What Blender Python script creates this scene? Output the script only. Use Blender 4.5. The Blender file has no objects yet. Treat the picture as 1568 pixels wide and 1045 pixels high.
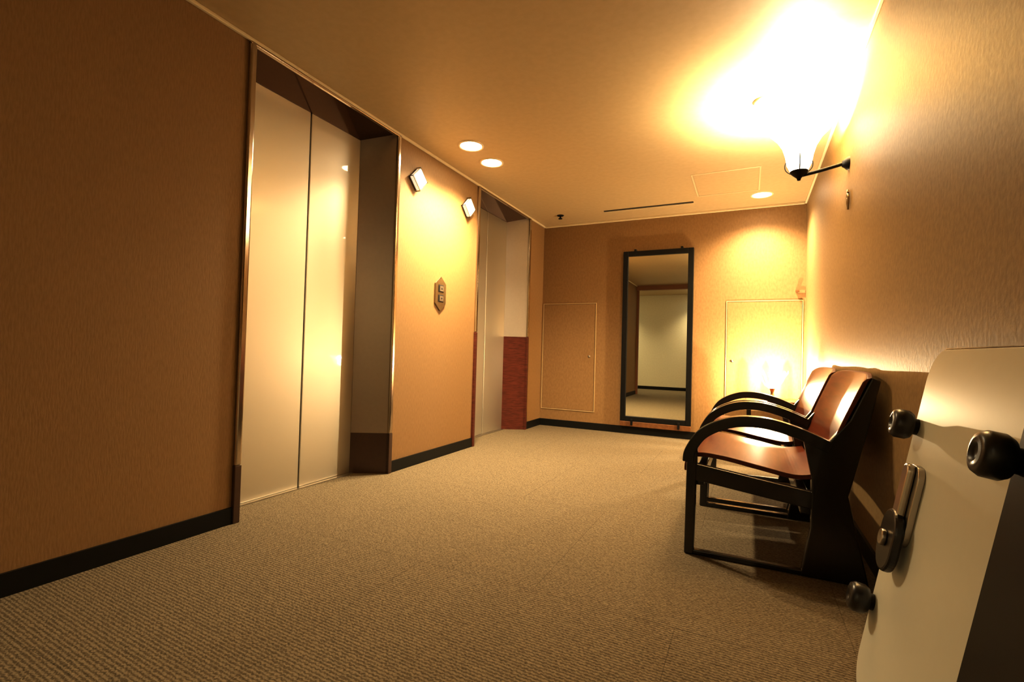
import bpy, bmesh, math, random
from mathutils import Vector, Matrix
random.seed(3)
scene=bpy.context.scene
XL,XR,YB,H=-2.25,0.486,5.40,2.40
Y0,YF=-0.1,-1.9      # end of left wall / rear wall
WARM=(1,.76,.44)
# ---------------- materials ----------------
def newmat(name):
    m=bpy.data.materials.new(name); m.use_nodes=True
    nt=m.node_tree; b=nt.nodes['Principled BSDF']
    return m,nt,b
def simple(name,col,rough=.5,metal=0,coat=0,emit=None,es=0,noise=0,nscale=40,bump=0,spec=None):
    m,nt,b=newmat(name)
    b.inputs['Base Color'].default_value=(*col,1)
    b.inputs['Roughness'].default_value=rough
    b.inputs['Metallic'].default_value=metal
    b.inputs['Coat Weight'].default_value=coat
    b.inputs['Coat Roughness'].default_value=.08
    if spec is not None: b.inputs['Specular IOR Level'].default_value=spec
    if emit:
        b.inputs['Emission Color'].default_value=(*emit,1); b.inputs['Emission Strength'].default_value=es
    tc=nt.nodes.new('ShaderNodeTexCoord'); n=nt.nodes.new('ShaderNodeTexNoise'); n.inputs['Scale'].default_value=nscale
    nt.links.new(tc.outputs['Object'],n.inputs['Vector'])
    if noise:
        mx=nt.nodes.new('ShaderNodeMix'); mx.data_type='RGBA'
        mx.inputs[6].default_value=(*[c*(1-noise) for c in col],1); mx.inputs[7].default_value=(*[min(1,c*(1+noise)) for c in col],1)
        nt.links.new(n.outputs['Fac'],mx.inputs[0]); nt.links.new(mx.outputs[2],b.inputs['Base Color'])
    if bump:
        bp=nt.nodes.new('ShaderNodeBump'); bp.inputs['Strength'].default_value=bump; bp.inputs['Distance'].default_value=.002
        nt.links.new(n.outputs['Fac'],bp.inputs['Height']); nt.links.new(bp.outputs['Normal'],b.inputs['Normal'])
    return m
def wallpaper(name,c1,c2,sc,bump,rough=.6,stretch=(1,1,1)):
    m,nt,b=newmat(name)
    tc=nt.nodes.new('ShaderNodeTexCoord'); mp=nt.nodes.new('ShaderNodeMapping'); mp.inputs['Scale'].default_value=stretch
    n=nt.nodes.new('ShaderNodeTexNoise'); n.inputs['Scale'].default_value=sc; n.inputs['Detail'].default_value=3
    nt.links.new(tc.outputs['Object'],mp.inputs['Vector']); nt.links.new(mp.outputs['Vector'],n.inputs['Vector'])
    r=nt.nodes.new('ShaderNodeValToRGB'); r.color_ramp.elements[0].position=.35; r.color_ramp.elements[1].position=.65
    r.color_ramp.elements[0].color=(*c1,1); r.color_ramp.elements[1].color=(*c2,1)
    nt.links.new(n.outputs['Fac'],r.inputs['Fac']); nt.links.new(r.outputs['Color'],b.inputs['Base Color'])
    bp=nt.nodes.new('ShaderNodeBump'); bp.inputs['Strength'].default_value=bump; bp.inputs['Distance'].default_value=.003
    nt.links.new(n.outputs['Fac'],bp.inputs['Height']); nt.links.new(bp.outputs['Normal'],b.inputs['Normal'])
    b.inputs['Roughness'].default_value=rough
    return m
M_wall=wallpaper('wall_linen',(.235,.138,.055),(.28,.168,.069),60,.2,.65,(1,3,.5))
M_wallR=wallpaper('wall_right_paper',(.24,.158,.071),(.30,.202,.092),55,.22,.5,(1,1.3,1.0))
M_cream=wallpaper('wall_cream',(.76,.73,.57),(.80,.77,.61),30,.1)
M_ceil=wallpaper('ceiling_paint',(.48,.375,.215),(.51,.40,.235),25,.12,.5)
M_base=simple('baseboard_vinyl',(.007,.007,.006),.45,noise=.2,spec=.2)
M_mold=simple('cornice_paint',(.78,.68,.48),.4,noise=.03)
M_hatch=simple('hatch_frame_paint',(.66,.55,.36),.4,noise=.03)
M_panel=simple('panel_frame_paint',(.46,.34,.18),.4,noise=.03)
M_black=simple('black_lacquer',(.008,.006,.005),.27,coat=.3,noise=.2)
M_knob=simple('black_rubber',(.010,.009,.008),.32,noise=.2,spec=.5)
M_blackm=simple('black_satin',(.006,.006,.006),.42,noise=.2,nscale=20,spec=.2)
M_trim=simple('bronze_trim',(.55,.46,.36),.16,1,noise=.05)
M_trimdark=simple('bronze_dark_kick',(.070,.040,.027),.3,.3,noise=.1)
M_jamb=simple('jamb_metal',(.38,.32,.27),.34,.8,noise=.05)
M_jambl=simple('jamb_metal_light',(.50,.45,.39),.35,.5,noise=.05)
M_head=simple('header_bronze',(.12,.068,.045),.10,.8,noise=.1)
M_headm=simple('opening_trim_brown',(.20,.08,.035),.4,.0,noise=.1)
M_glow=simple('downlight_lens',(1,1,1),.5,emit=(1,.84,.58),es=60)
M_chrome=simple('steel_hardware',(.45,.42,.38),.28,1,noise=.03)
M_brass=simple('aged_brass',(.30,.23,.14),.28,1,noise=.15)
M_white=simple('laminate_cream',(.60,.60,.52),.35,noise=.02)
M_dk=simple('dark_gap',(.01,.008,.006),.8,noise=.1)
def brushed(name,col,rough):
    m,nt,b=newmat(name)
    b.inputs['Metallic'].default_value=1; b.inputs['Base Color'].default_value=(*col,1)
    b.inputs['Coat Weight'].default_value=.5; b.inputs['Coat Roughness'].default_value=.03
    tc=nt.nodes.new('ShaderNodeTexCoord'); mp=nt.nodes.new('ShaderNodeMapping'); mp.inputs['Scale'].default_value=(1,300,4)
    n=nt.nodes.new('ShaderNodeTexNoise'); n.inputs['Scale'].default_value=1; n.inputs['Detail'].default_value=4
    nt.links.new(tc.outputs['Object'],mp.inputs['Vector']); nt.links.new(mp.outputs['Vector'],n.inputs['Vector'])
    mr=nt.nodes.new('ShaderNodeMapRange'); mr.inputs['To Min'].default_value=rough-.01; mr.inputs['To Max'].default_value=rough+.02
    nt.links.new(n.outputs['Fac'],mr.inputs['Value']); nt.links.new(mr.outputs['Result'],b.inputs['Roughness'])
    n2=nt.nodes.new('ShaderNodeTexNoise'); n2.inputs['Scale'].default_value=1.6; n2.inputs['Detail'].default_value=0
    nt.links.new(tc.outputs['Object'],n2.inputs['Vector'])
    bp=nt.nodes.new('ShaderNodeBump'); bp.inputs['Strength'].default_value=.08; bp.inputs['Distance'].default_value=.015
    nt.links.new(n2.outputs['Fac'],bp.inputs['Height']); nt.links.new(bp.outputs['Normal'],b.inputs['Normal']); nt.links.new(bp.outputs['Normal'],b.inputs['Coat Normal'])
    return m
M_door=brushed('satin_steel_door',(.56,.53,.45),.46)
def wood(name,c1,c2,rough,coat,axis_scale=(3,.6,3),sc=6):
    m,nt,b=newmat(name)
    tc=nt.nodes.new('ShaderNodeTexCoord'); mp=nt.nodes.new('ShaderNodeMapping'); mp.inputs['Scale'].default_value=axis_scale
    w=nt.nodes.new('ShaderNodeTexNoise'); w.inputs['Scale'].default_value=sc; w.inputs['Detail'].default_value=6; w.inputs['Distortion'].default_value=.6
    nt.links.new(tc.outputs['Object'],mp.inputs['Vector']); nt.links.new(mp.outputs['Vector'],w.inputs['Vector'])
    r=nt.nodes.new('ShaderNodeValToRGB'); r.color_ramp.elements[0].position=.3; r.color_ramp.elements[1].position=.7
    r.color_ramp.elements[0].color=(*c1,1); r.color_ramp.elements[1].color=(*c2,1)
    nt.links.new(w.outputs['Fac'],r.inputs['Fac']); nt.links.new(r.outputs['Color'],b.inputs['Base Color'])
    b.inputs['Roughness'].default_value=rough; b.inputs['Coat Weight'].default_value=coat; b.inputs['Coat Roughness'].default_value=.15
    b.inputs['Specular IOR Level'].default_value=.22
    return m
M_seat=wood('mahogany_plywood',(.085,.020,.010),(.145,.038,.018),.34,.03,(8,1,8),5)
M_redwood=wood('rosewood_panel',(.06,.015,.010),(.12,.03,.018),.35,.2,(2,2,14),6)
M_oak=wood('brown_wood',(.12,.05,.02),(.20,.09,.035),.4,.1)
def carpet():
    m,nt,b=newmat('carpet_tiles')
    L=nt.links.new
    tc=nt.nodes.new('ShaderNodeTexCoord')
    n=nt.nodes.new('ShaderNodeTexNoise'); n.inputs['Scale'].default_value=110; n.inputs['Detail'].default_value=3
    L(tc.outputs['Object'],n.inputs['Vector'])
    w=nt.nodes.new('ShaderNodeTexWave'); w.wave_type='BANDS'; w.bands_direction='X'
    mp=nt.nodes.new('ShaderNodeMapping'); mp.inputs['Rotation'].default_value=(0,0,math.radians(-88))
    L(tc.outputs['Object'],mp.inputs['Vector']); L(mp.outputs['Vector'],w.inputs['Vector'])
    w.inputs['Scale'].default_value=26; w.inputs['Distortion'].default_value=4.5; w.inputs['Detail'].default_value=2; w.inputs['Detail Scale'].default_value=4
    mx=nt.nodes.new('ShaderNodeMix'); mx.data_type='FLOAT'; mx.inputs[0].default_value=.38
    L(n.outputs['Fac'],mx.inputs[2]); L(w.outputs['Fac'],mx.inputs[3])
    r=nt.nodes.new('ShaderNodeValToRGB'); r.color_ramp.elements[0].position=.25; r.color_ramp.elements[1].position=.75
    r.color_ramp.elements[0].color=(.080,.063,.040,1); r.color_ramp.elements[1].color=(.245,.20,.135,1)
    L(mx.outputs[0],r.inputs['Fac'])
    br=nt.nodes.new('ShaderNodeTexBrick'); br.offset=0.5; br.inputs['Scale'].default_value=1; br.inputs['Brick Width'].default_value=1.0; br.inputs['Row Height'].default_value=1.0
    br.inputs['Mortar Size'].default_value=.0014; br.inputs['Color1'].default_value=(1,1,1,1); br.inputs['Color2'].default_value=(.98,.98,.98,1); br.inputs['Mortar'].default_value=(.66,.66,.66,1)
    mp2=nt.nodes.new('ShaderNodeMapping'); mp2.inputs['Location'].default_value=(.2,.35,0)
    L(tc.outputs['Object'],mp2.inputs['Vector']); L(mp2.outputs['Vector'],br.inputs['Vector'])
    mu=nt.nodes.new('ShaderNodeMix'); mu.data_type='RGBA'; mu.blend_type='MULTIPLY'; mu.inputs[0].default_value=1
    L(r.outputs['Color'],mu.inputs[6]); L(br.outputs['Color'],mu.inputs[7]); L(mu.outputs[2],b.inputs['Base Color'])
    bp=nt.nodes.new('ShaderNodeBump'); bp.inputs['Strength'].default_value=.6; bp.inputs['Distance'].default_value=.004
    L(mx.outputs[0],bp.inputs['Height']); L(bp.outputs['Normal'],b.inputs['Normal'])
    b.inputs['Roughness'].default_value=.95; b.inputs['Specular IOR Level'].default_value=.1
    return m
M_carpet=carpet()
def mirror_mat():
    m,nt,b=newmat('mirror_glass'); b.inputs['Metallic'].default_value=1; b.inputs['Roughness'].default_value=0.0
    b.inputs['Base Color'].default_value=(.84,.87,.80,1); return m
M_mirror=mirror_mat()
def shade_mat(name,es,col=(1,.82,.55),trans=0):
    m,nt,b=newmat(name)
    b.inputs['Base Color'].default_value=(.9,.86,.78,1); b.inputs['Roughness'].default_value=.3
    b.inputs['Emission Color'].default_value=(*col,1); b.inputs['Emission Strength'].default_value=es
    if trans:
        t=nt.nodes.new('ShaderNodeBsdfTransparent'); t.inputs['Color'].default_value=(.97,.92,.84,1)
        mx=nt.nodes.new('ShaderNodeMixShader'); mx.inputs[0].default_value=trans
        out=nt.nodes['Material Output']
        nt.links.new(b.outputs[0],mx.inputs[1]); nt.links.new(t.outputs[0],mx.inputs[2]); nt.links.new(mx.outputs[0],out.inputs['Surface'])
    return m
M_shade=shade_mat('sconce_frosted_glass',17)
M_petal=shade_mat('lamp_petal_glass',34.0,trans=.65)
M_bulb=shade_mat('lamp_bulb',150)
M_lant=shade_mat('lantern_glass',.8,(1,.86,.62))
M_lrim=simple('lantern_bronze_rim',(.10,.07,.045),.3,.6,noise=.1)

# ---------------- mesh helpers ----------------
def link(o,parent=None):
    scene.collection.objects.link(o)
    if parent: o.parent=parent
    return o
def empty(name):
    e=bpy.data.objects.new(name,None); e.empty_display_size=.1; return link(e)
def mesh(name,verts,faces,mat,parent=None,smooth=False,bevel=0,seg=2):
    me=bpy.data.meshes.new(name); me.from_pydata(verts,[],faces)
    bm=bmesh.new(); bm.from_mesh(me); bmesh.ops.recalc_face_normals(bm,faces=bm.faces); bm.to_mesh(me); bm.free()
    if smooth:
        for p in me.polygons: p.use_smooth=True
    me.materials.append(mat)
    o=bpy.data.objects.new(name,me); link(o,parent)
    if bevel:
        b=o.modifiers.new('bevel','BEVEL'); b.width=bevel; b.segments=seg; b.limit_method='ANGLE'
    return o
def boxes(name,bl,mat,parent=None,bevel=0):
    V=[];Fc=[]
    for x0,x1,y0,y1,z0,z1 in bl:
        i=len(V)
        V+=[(x0,y0,z0),(x1,y0,z0),(x1,y1,z0),(x0,y1,z0),(x0,y0,z1),(x1,y0,z1),(x1,y1,z1),(x0,y1,z1)]
        Fc+=[tuple(i+k for k in f) for f in ((0,3,2,1),(4,5,6,7),(0,1,5,4),(1,2,6,5),(2,3,7,6),(3,0,4,7))]
    return mesh(name,V,Fc,mat,parent,bevel=bevel)
def box(name,x0,x1,y0,y1,z0,z1,mat,parent=None,bevel=0): return boxes(name,[(x0,x1,y0,y1,z0,z1)],mat,parent,bevel)
def prism(name,poly,axis,a,b,mat,parent=None,bevel=0,smooth=False,seg=2):
    def P(p,v):
        q=list(p); q.insert(axis,v); return tuple(q)
    n=len(poly); V=[P(p,a) for p in poly]+[P(p,b) for p in poly]
    Fc=[tuple(range(n)),tuple(range(n,2*n))]+[(i,(i+1)%n,n+(i+1)%n,n+i) for i in range(n)]
    return mesh(name,V,Fc,mat,parent,bevel=bevel,smooth=smooth,seg=seg)
def lathe(name,prof,center,mat,parent=None,seg=32,axis='Z',smooth=True,flute=0,nf=8):
    V=[];Fc=[]
    n=len(prof)
    for s in range(seg):
        a=2*math.pi*s/seg
        for k,(r,z) in enumerate(prof):
            rr=r*(1+flute*(k/(n-1))*math.cos(nf*a))
            if axis=='Z': p=(rr*math.cos(a),rr*math.sin(a),z)
            elif axis=='X': p=(z,rr*math.cos(a),rr*math.sin(a))
            else: p=(rr*math.cos(a),z,rr*math.sin(a))
            V.append(tuple(p[i]+center[i] for i in range(3)))
    for s in range(seg):
        t=(s+1)%seg
        for k in range(n-1):
            Fc.append((s*n+k,t*n+k,t*n+k+1,s*n+k+1))
    o=mesh(name,V,Fc,mat,parent,smooth=smooth)
    return o
def tube(name,pts,r,mat,parent=None,res=3,cyc=False):
    cu=bpy.data.curves.new(name,'CURVE'); cu.dimensions='3D'; cu.bevel_depth=r; cu.bevel_resolution=res; cu.use_fill_caps=True
    sp=cu.splines.new('NURBS' if len(pts)>2 else 'POLY'); sp.points.add(len(pts)-1)
    for q,p in zip(sp.points,pts): q.co=(*p,1)
    if len(pts)>2: sp.order_u=3; sp.use_endpoint_u=not cyc; sp.use_cyclic_u=cyc
    sp.resolution_u=8
    cu.materials.append(mat)
    o=bpy.data.objects.new(name,cu); return link(o,parent)
def smooth_path(pts,n=8):
    out=[]
    P=[pts[0]]+pts+[pts[-1]]
    for i in range(1,len(P)-2):
        for k in range(n):
            t=k/n
            out.append(tuple(.5*((2*P[i][j])+(-P[i-1][j]+P[i+1][j])*t+(2*P[i-1][j]-5*P[i][j]+4*P[i+1][j]-P[i+2][j])*t*t+(-P[i-1][j]+3*P[i][j]-3*P[i+1][j]+P[i+2][j])*t**3) for j in range(len(pts[0]))))
    out.append(pts[-1]); return out
def band(pts,th):
    L=[];Rr=[]
    for i,p in enumerate(pts):
        a=pts[max(0,i-1)]; b=pts[min(len(pts)-1,i+1)]
        dx,dz=b[0]-a[0],b[1]-a[1]; l=math.hypot(dx,dz) or 1
        t=th(i/(len(pts)-1)) if callable(th) else th
        nx,nz=-dz/l*t/2,dx/l*t/2
        L.append((p[0]+nx,p[1]+nz)); Rr.append((p[0]-nx,p[1]-nz))
    return L+Rr[::-1]

# ---------------- room shell ----------------
box('floor',-4.6,XR+.15,YF-.15,YB+.15,-.1,0,M_carpet)
box('ceiling',-4.6,XR+.15,YF-.15,YB+.15,H,H+.1,M_ceil)
E=[(1.56,2.66),(3.82,4.95)]
DX=-2.47
boxes('wall_left',[(XL-.45,XL,Y0,E[0][0],0,H),(XL-.45,XL,E[0][1],E[1][0],0,H),(XL-.45,XL,E[1][1],YB,0,H),
   (XL-.45,XL-.30,E[0][0],E[0][1],0,H),(XL-.45,XL-.30,E[1][0],E[1][1],0,H)],M_wall)
box('wall_back',XL-.45,XR+.15,YB,YB+.15,0,H,M_wall)
box('wall_right',XR,XR+.15,YF,YB,0,H,M_wallR)
box('wall_rear',-4.6,XR+.15,YF-.15,YF,0,H,M_cream)
box('wall_corridor_end',-4.6,-4.45,YF,Y0,0,H,M_cream)
box('wall_corridor_side',-4.45,XL-.45,Y0,Y0+.15,0,H,M_cream)
box('trim_1',XL-.02,XL+.05,Y0-.04,Y0-.0,0,2.30,M_headm)
box('trim_2',XL-.02,XR,Y0-.04,Y0+.06,2.30,H,M_headm)
bh,bt=.08,.012
boxes('baseboard_left',[(XL,XL+bt,Y0,E[0][0]-.03,0,bh),(XL,XL+bt,E[0][1]+.03,E[1][0]-.03,0,bh),(XL,XL+bt,E[1][1]+.03,YB,0,bh)],M_base)
box('baseboard_back',XL+bt,XR-bt,YB-bt,YB,0,bh,M_base)
box('baseboard_right',XR-bt,XR,YF+bt,YB-bt,0,bh,M_base)
box('baseboard_rear',-4.4,XR,YF,YF+bt,0,bh,M_base)
def cornice(name,bl): boxes(name,bl,M_mold,bevel=.004)
cornice('trim_3',[(XL,XL+.018,Y0,YB,H-.018,H)])
cornice('trim_4',[(XL+.018,XR-.018,YB-.018,YB,H-.022,H)])
cornice('trim_5',[(XR-.018,XR,Y0,YB,H-.018,H)])

# ---------------- elevators ----------------
def elevator(y0,y1,kz,kmat,upmat):
    e=empty('elevator_door')
    a,b=y0+.125,y1-.125; mid=(a+b)/2
    zt=2.33
    for i,(p,q) in enumerate(((a,mid-.004),(mid+.004,b))):
        box('panel_%d'%(i+1),DX-.03,DX,p,q,.006,zt,M_door,e,bevel=.004)
    box('seam_gap',DX-.035,DX-.02,mid-.004,mid+.004,.006,zt,M_dk,e)
    for i,(yy,s) in enumerate(((y0,1),(y1,-1))):
        inner=a if s==1 else b
        poly=[(XL-.001,yy),(-2.53,yy),(-2.53,inner),(DX,inner)]
        prism('jamb_lower_%d'%(i+1),poly,2,0,kz,kmat,e)
        prism('jamb_upper_%d'%(i+1),poly,2,kz,H-.002,upmat,e)
        c0,c1=(yy-.028,yy+.006) if s==1 else (yy-.006,yy+.028)
        box('casing_lower_%d'%(i+1),XL-.004,XL+.02,c0,c1,0,kz,kmat,e,bevel=.003)
        box('casing_upper_%d'%(i+1),XL-.004,XL+.02,c0,c1,kz,H-.02,M_trim,e,bevel=.008)
    prism('header',[(XL-.001,2.388),(DX,zt),(-2.53,zt),(-2.53,H-.001),(XL-.001,H-.001)],1,y0,y1,M_head,e)
    box('head_casing',XL-.004,XL+.02,y0-.028,y1+.028,H-.032,H-.018,M_trim,e,bevel=.004)
    box('sill',DX-.03,DX+.03,a,b,0,.006,M_chrome,e)
    return e
elevator(*E[0],.28,M_trimdark,M_jamb)
elevator(*E[1],1.04,M_redwood,M_jambl)

# ---------------- call button plate ----------------
cp=empty('elevator_call_button_panel')
yc,zc=3.235,1.325
hexa=[(yc,zc+.14),(yc+.075,zc+.08),(yc+.075,zc-.08),(yc,zc-.14),(yc-.075,zc-.08),(yc-.075,zc+.08)]
prism('plate',hexa,0,XL,XL+.012,M_brass,cp,bevel=.004)
for i,dz in enumerate((.04,-.04)):
    box('button_frame_%d'%i,XL+.012,XL+.016,yc-.034,yc+.034,zc+dz-.030,zc+dz+.030,M_dk,cp,bevel=.002)
    box('button_%d'%i,XL+.016,XL+.021,yc-.026,yc+.026,zc+dz-.022,zc+dz+.022,M_chrome,cp,bevel=.002)
    s=1 if i==0 else -1
    prism('arrow_%d'%i,[(yc-.012,zc+dz-.007*s),(yc+.012,zc+dz-.007*s),(yc,zc+dz+.009*s)],0,XL+.021,XL+.022,M_dk,cp)

# ---------------- hall lanterns ----------------
def lantern(yc,zc):
    e=empty('hall_lantern')
    s=.088
    def dia(k): return [(yc,zc+k),(yc+k,zc),(yc,zc-k),(yc-k,zc)]
    prism('back_plate',dia(s-.004),0,XL,XL+.008,M_lrim,e,bevel=.003)
    prism('glass_body',dia(s-.006),0,XL+.008,XL+.050,M_lant,e,bevel=.010,seg=3)
    P=dia(s)
    for i in range(4):
        p,q=P[i],P[(i+1)%4]
        tube('rim_%d'%i,[(XL+.044,p[0],p[1]),(XL+.044,q[0],q[1])],.0020,M_lrim,e)
        tube('post_%d'%i,[(XL+.004,p[0],p[1]),(XL+.046,p[0],p[1])],.003,M_black,e)
lantern(2.88,2.135); lantern(3.60,2.125)

# ---------------- mirror ----------------
mi=empty('wall_mirror')
mx0,mx1,mz0,mz1=-1.27,-.53,.14,2.02; yf=YB-.045; fw=.055
for n,b in (('frame_left',(mx0,mx0+fw,yf,YB-.001,mz0,mz1)),('frame_right',(mx1-fw,mx1,yf,YB-.001,mz0,mz1)),
            ('frame_top',(mx0+fw,mx1-fw,yf,YB-.001,mz1-fw,mz1)),('frame_bottom',(mx0+fw,mx1-fw,yf,YB-.001,mz0,mz0+fw))):
    box(n,*b,M_blackm,mi,bevel=.004)
box('glass',mx0+fw,mx1-fw,yf+.02,YB-.005,mz0+fw,mz1-fw,M_mirror,mi)
box('support_rail',mx0+.0,mx1-.0,YB-.05,YB-.001,.085,mz0,M_oak,mi,bevel=.004)
for i,x in enumerate((mx0+.13,mx1-.12)):
    box('clip_%d'%i,x-.012,x+.012,YB-.05,YB-.001,mz1,mz1+.02,M_blackm,mi,bevel=.003)
    box('foot_clip_%d'%i,x-.012,x+.012,YB-.062,YB-.05,.10,mz0+.03,M_blackm,mi,bevel=.003)

# ---------------- access panels ----------------
def outline(name,x0,x1,z0,z1,kx,kz):
    e=empty(name); w=.010; y0,y1=YB-.008,YB-.0005
    for n,b in (('edge_left',(x0,x0+w,y0,y1,z0,z1)),('edge_right',(x1-w,x1,y0,y1,z0,z1)),('edge_top',(x0+w,x1-w,y0,y1,z1-w,z1)),('edge_bottom',(x0+w,x1-w,y0,y1,z0,z0+w))):
        box(n,*b,M_panel,e,bevel=.002)
    box('gap',x0+w,x1-w,y0+.006,y1,z0+w,z1-w,M_trimdark,e)
    box('leaf',x0+w+.004,x1-w-.004,y0+.002,y1-.0005,z0+w+.004,z1-w-.004,M_wall,e)
    lathe('lock',[(0,-.012),(.012,-.012),(.014,0)],(kx,YB-.005,kz),M_chrome,e,axis='Y',seg=20)
outline('access_panel',-2.235,-1.575,.20,1.46,-1.65,.84)
outline('access_panel',-.213,.470,.20,1.45,-.15,.835)
hk=empty('coat_hook')
box('plate',.42,XR-.002,YB-.02,YB,1.515,1.54,M_wall,hk,bevel=.003)
box('peg',.40,.43,YB-.05,YB-.0,1.525,1.54,M_oak,hk,bevel=.003)

# ---------------- ceiling fittings ----------------
def downlight(x,y,r=.078,W=14,ang=140):
    e=empty('downlight')
    lathe('trim_ring',[(r,-.002),(r+.006,-.008),(r+.018,-.006),(r+.02,0)],(x,y,H),M_mold,e)
    lathe('lens',[(0,-.004),(r,-.004),(r,-.001)],(x,y,H),M_glow,e)
    l=bpy.data.lights.new('downlight_bulb','SPOT'); l.energy=W; l.color=WARM; l.spot_size=math.radians(ang); l.spot_blend=.9; l.shadow_soft_size=.06
    o=bpy.data.objects.new('bulb',l); o.location=(x,y,H-.02); link(o,e)
downlight(-1.88,3.05,W=400); downlight(-1.89,3.39,W=400); downlight(.09,5.02,W=360)
downlight(-.95,-1.50,W=200,ang=120); downlight(-3.3,-1.3,W=240,ang=120)
hp=empty('ceiling_access_hatch')
x0,x1,y0,y1=-.46,.07,4.26,4.86; w=.014
for n,b in (('edge_1',(x0,x0+w,y0,y1)),('edge_2',(x1-w,x1,y0,y1)),('edge_3',(x0+w,x1-w,y0,y0+w)),('edge_4',(x0+w,x1-w,y1-w,y1))):
    box(n,*b,H-.006,H,M_hatch,hp,bevel=.002)
box('leaf',x0+w+.004,x1-w-.004,y0+w+.004,y1-w-.004,H-.004,H,M_ceil,hp)
sl=empty('air_slot_diffuser')
box('slot',-1.41,-.51,5.005,5.035,H-.003,H,M_dk,sl)
boxes('blade',[(-1.41,-.51,5.035,5.045,H-.010,H)],M_mold,sl)
sp=empty('ceiling_sprinkler')
lathe('escutcheon',[(0,-.012),(.030,-.010),(.04,0)],(-1.9,5.01,H),M_blackm,sp)
lathe('head',[(0,-.04),(.022,-.04),(.022,-.034),(.008,-.028),(.010,-.008)],(-1.9,5.01,H),M_blackm,sp)
sm=empty('smoke_detector')
lathe('body',[(0,-.020),(.04,-.020),(.062,-.014),(.068,0)],(.07,3.18,H),M_mold,sm)

# ---------------- wall sconce ----------------
sc=empty('wall_sconce')
sy=3.2; sx=.246; sz=1.94
lathe('wall_plate',[(0,-.035),(.016,-.034),(.024,-.022),(.034,-.012),(.038,0)],(XR,sy,1.972),M_blackm,sc,axis='X')
tube('arm',[(XR-.03,sy,1.972),(.40,sy,1.960),(.33,sy,1.945),(sx,sy,1.932)],.010,M_blackm,sc)
lathe('cup',[(0,-.035),(.008,-.034),(.012,-.02),(.03,-.004),(.045,.012),(.047,.02)],(sx,sy,sz),M_blackm,sc)
lathe('tulip_shade',[(.012,.008),(.045,.022),(.062,.06),(.07,.11),(.084,.16),(.112,.21),(.145,.245),(.143,.248),(.108,.215),(.080,.162),(.066,.11),(.058,.062),(.04,.028)],(sx,sy,sz),M_shade,sc,seg=64,flute=.06,nf=8)
for k in range(3):
    a=k*2.094+.5
    tube('leaf_%d'%k,[(sx+.02*math.cos(a),sy+.02*math.sin(a),sz+.0),(sx+.075*math.cos(a),sy+.075*math.sin(a),sz+.03),(sx+.085*math.cos(a),sy+.085*math.sin(a),sz+.085),(sx+.068*math.cos(a),sy+.068*math.sin(a),sz+.10)],.003,M_blackm,sc)
tube('scroll',[(XR-.008,sy-.02,1.815),(XR-.010,sy-.045,1.79),(XR-.010,sy-.055,1.76),(XR-.010,sy-.04,1.72),(XR-.010,sy-.02,1.735),(XR-.010,sy-.03,1.765)],.006,M_brass,sc)
tube('scroll_low',[(XR-.010,sy-.055,1.80),(XR-.010,sy-.02,1.79),(XR-.010,sy-.02,1.765),(XR-.010,sy-.05,1.745),(XR-.010,sy-.045,1.70)],.005,M_brass,sc)
l=bpy.data.lights.new('sconce_bulb','POINT'); l.energy=430; l.color=WARM; l.shadow_soft_size=.045
o=bpy.data.objects.new('bulb',l); o.location=(sx,sy,sz+.19); link(o,sc)

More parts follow.
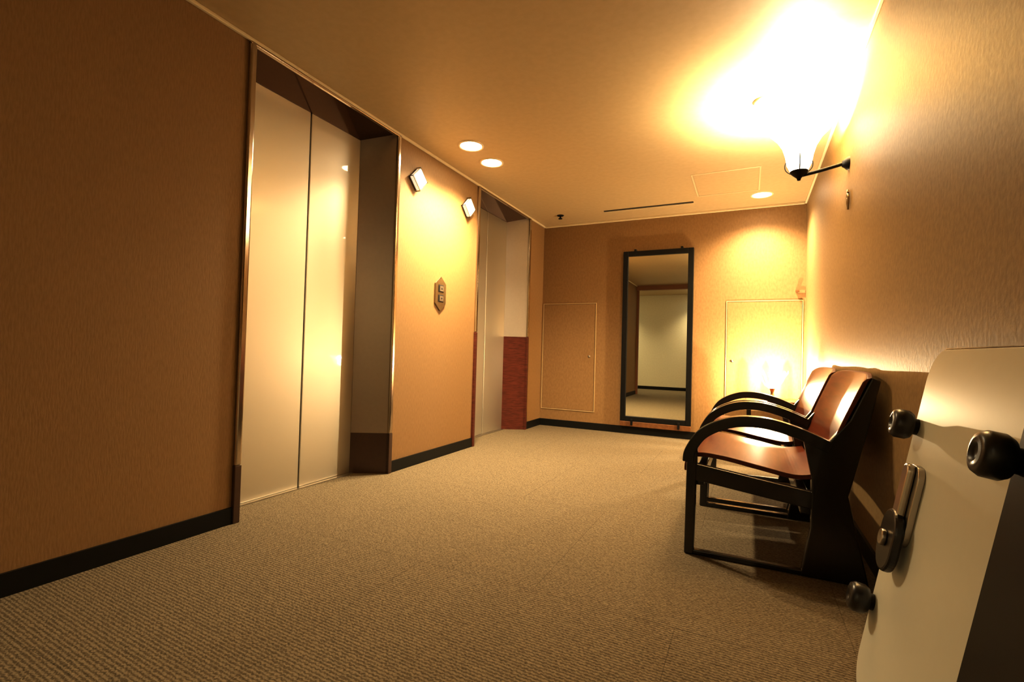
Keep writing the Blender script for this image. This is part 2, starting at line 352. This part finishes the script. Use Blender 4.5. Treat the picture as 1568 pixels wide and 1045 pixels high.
# ---------------- armchairs ----------------
def armchair(y0,y1):
    e=empty('wooden_armchair')
    t=.055
    arm=smooth_path([(-.235,.405),(-.225,.46),(-.17,.54),(-.06,.595),(.06,.603),(.18,.575),(.30,.525)])
    for i,(a,b) in enumerate(((y0,y0+t),(y1-t,y1))):
        prism('armrest_%d'%i,band(arm,.045),1,a,b,M_black,e,bevel=.012,seg=3)
        prism('front_leg_%d'%i,[(-.245,0),(-.205,0),(-.195,.47),(-.24,.44)],1,a+.008,b-.008,M_black,e,bevel=.006)
        prism('rear_leg_%d'%i,[(.20,0),(.43,0),(.36,.34),(.42,.60),(.46,.80),(.43,.81),(.36,.64),(.29,.545),(.20,.575),(.235,.40),(.235,.20)],1,a+.008,b-.008,M_black,e,bevel=.006)
        prism('seat_rail_%d'%i,[(-.22,.33),(.25,.27),(.25,.34),(-.20,.40)],1,a+.01,b-.01,M_black,e,bevel=.004)
        prism('stretcher_%d'%i,[(-.22,.0),(.22,.0),(.22,.022),(-.22,.022)],1,a+.012,b-.012,M_black,e,bevel=.004)
    box('front_rail',-.21,-.17,y0+t-.01,y1-t+.01,.30,.36,M_black,e,bevel=.005)
    box('rear_rail',.20,.24,y0+t-.01,y1-t+.01,.24,.31,M_black,e,bevel=.005)
    s=smooth_path([(-.245,.355),(-.24,.40),(-.20,.432),(-.10,.43),(.05,.405),(.18,.385),(.27,.40)])
    prism('seat',band(s,.02),1,y0+t+.004,y1-t-.004,M_seat,e,bevel=.005)
    V=[];Fc=[];nu,nv=20,12; ya,yb=y0+.01,y1-.01
    for side in (0,1):
        for j in range(nv+1):
            v=j/nv
            for i in range(nu+1):
                u=i/nu
                z=.44+.385*v
                top=-.018*(abs(2*u-1)**6)*(1 if v>.95 else 0)
                x=.285+.115*v+.03*v*v -.035*((2*u-1)**2)+.02
                V.append((x+side*.018,ya+(yb-ya)*u,z+top+side*.004))
    N=(nu+1)*(nv+1)
    for j in range(nv):
        for i in range(nu):
            a=j*(nu+1)+i
            Fc.append((a,a+1,a+nu+2,a+nu+1)); Fc.append((N+a,N+a+nu+1,N+a+nu+2,N+a+1))
    for i in range(nu):
        Fc.append((i,N+i,N+i+1,i+1)); a=nv*(nu+1)+i; Fc.append((a,a+1,N+a+1,N+a))
    for j in range(nv):
        a=j*(nu+1); Fc.append((a,a+nu+1,N+a+nu+1,N+a)); a+=nu; Fc.append((a,N+a,N+a+nu+1,a+nu+1))
    o=mesh('backrest',V,Fc,M_seat,e,smooth=True,bevel=.004)
    o.modifiers.new('wn','WEIGHTED_NORMAL')
    return e
armchair(2.28,3.10); armchair(3.16,3.98)

# ---------------- side table + lamp ----------------
tb=empty('side_table')
tx,ty=.20,5.03; tz=.50
box('top',tx-.22,tx+.22,ty-.22,ty+.22,tz-.025,tz,M_seat,tb,bevel=.006)
for i,(dx,dy) in enumerate(((-1,-1),(1,-1),(1,1),(-1,1))):
    prism('leg_%d'%i,[(tx+dx*.19-.018,ty+dy*.19-.018),(tx+dx*.19+.018,ty+dy*.19-.018),(tx+dx*.19+.018,ty+dy*.19+.018),(tx+dx*.19-.018,ty+dy*.19+.018)],2,0,tz-.025,M_black,tb,bevel=.004)
boxes('aprons',[(tx-.18,tx+.18,ty-.2,ty-.18,tz-.085,tz-.025),(tx-.18,tx+.18,ty+.18,ty+.2,tz-.085,tz-.025)],M_black,tb)
lp=empty('table_lamp')
lathe('base',[(0,.0),(.07,0),(.07,.012),(.02,.025),(.012,.06),(.02,.09),(.03,.11),(0,.115)],(tx,ty,tz),M_brass,lp)
lathe('bulb_glass',[(0,.0),(.018,.005),(.03,.035),(.026,.06),(0,.075)],(tx,ty,tz+.115),M_bulb,lp)
npet=13
for k in range(npet):
    a0=2*math.pi*(k+.5)/npet; V=[];Fc=[]
    prof=[(.03,.10),(.06,.125),(.085,.165),(.105,.21),(.13,.245)]
    for j,(r,z) in enumerate(prof):
        hw=.17*(1-.12*j)
        for q in range(7):
            a=a0+hw*(q/3-1)
            V.append((tx+r*math.cos(a),ty+r*math.sin(a),tz+z+.02*(1-abs(q/3-1))*(z>.24)))
    for j in range(4):
        for q in range(6):
            Fc.append((j*7+q,j*7+q+1,j*7+q+8,j*7+q+7))
    mesh('petal_%d'%k,V,Fc,M_petal,lp,smooth=True)
l=bpy.data.lights.new('lamp_bulb','POINT'); l.energy=150; l.color=WARM; l.shadow_soft_size=.006
o=bpy.data.objects.new('bulb',l); o.location=(tx,ty,tz+.215); link(o,lp)

# ---------------- folded table leaning on right wall ----------------
ft=empty('folding_table')
def lean(off,z1=.895):
    bx,tx_=.287-off,.455-off
    L=math.hypot(tx_-bx,z1); ux,uz=(tx_-bx)/L,z1/L
    def f(yy,s,n): return (bx+ux*s-uz*n, yy, uz*s+ux*n+.010)
    return f,L
def slab(name,yA,yB,s0,s1,n0,n1,rad,f,mat,bev=.002):
    pts=[]
    for cx,cy,a0 in ((yB-rad,s1-rad,0),(yA+rad,s1-rad,90),(yA+rad,s0+rad,180),(yB-rad,s0+rad,270)):
        for k in range(11):
            a=math.radians(a0+k*9); pts.append((cx+rad*math.cos(a),cy+rad*math.sin(a)))
    n=len(pts); V=[f(p[0],p[1],n0) for p in pts]+[f(p[0],p[1],n1) for p in pts]
    Fc=[tuple(range(n)),tuple(range(n,2*n))]+[(i,(i+1)%n,n+(i+1)%n,n+i) for i in range(n)]
    return mesh(name,V,Fc,mat,ft,bevel=bev)
f,L=lean(0)
slab('leaf_top',-.1,1.62,0,L,0,.020,.085,f,M_white)
slab('edge_band',-.105,1.627,-.005,L+.005,-.004,.015,.09,f,M_black)
def knob(f,y,s,n,r,nm):
    c=Vector(f(y,s,n)); d=(Vector(f(y,s,n+1))-c).normalized()
    o=lathe(nm,[(0,0),(r*.55,0),(r*.55,r*.3),(r*.85,r*.4),(r,r*.65),(r,r*1.2),(r*.85,r*1.45),(r*.45,r*1.55),(r*.38,r*1.40),(0,r*1.35)],(0,0,0),M_knob,ft)
    o.matrix_world=Matrix.Translation(c)@d.to_track_quat('Z','Y').to_matrix().to_4x4()
    return o
knob(f,1.60,.705,.018,.038,'foot_knob_1')
knob(f,1.60,.222,.018,.038,'foot_knob_2')
slab('latch_plate',1.45,1.54,.42,.62,.02,.034,.035,f,M_chrome)
slab('latch_body',1.44,1.56,.345,.50,.034,.055,.058,f,M_knob,.006)
slab('latch_lever',1.475,1.52,.47,.62,.034,.050,.02,f,M_chrome,.005)
slab('latch_button',1.48,1.52,.405,.445,.055,.066,.0195,f,M_chrome,.003)
f2,L2=lean(.060)
slab('second_leaf',-.1,.935,0,L2-.03,.0,.022,.05,f2,M_blackm)
slab('second_leaf_edge',-.105,.942,-.002,L2-.025,.006,.014,.056,f2,M_chrome)
knob(f2,.920,.740,.020,.034,'foot_knob_3')

# ---------------- camera ----------------
F=739.0
Yc=Vector((362,-25.5,-F)).normalized()
Xl=Vector((-1507,25.5,-F)); Xc=(-(Xl-Xl.dot(Yc)*Yc)).normalized(); Zc=Xc.cross(Yc)
R=Matrix((Xc,Yc,Zc))
cam=bpy.data.cameras.new('camera'); cam.sensor_width=36; cam.lens=36*F/1568; cam.clip_start=.02
co=bpy.data.objects.new('camera',cam); link(co); co.matrix_world=Matrix.Translation((0,0,.876))@R.to_4x4()
scene.camera=co
w=bpy.data.worlds.new('world'); scene.world=w; w.use_nodes=True
w.node_tree.nodes['Background'].inputs[0].default_value=(.0,.0,.0,1)
scene.view_settings.view_transform='Standard'
scene.view_settings.look='None'
scene.view_settings.gamma=.84
scene.view_settings.exposure=-.15
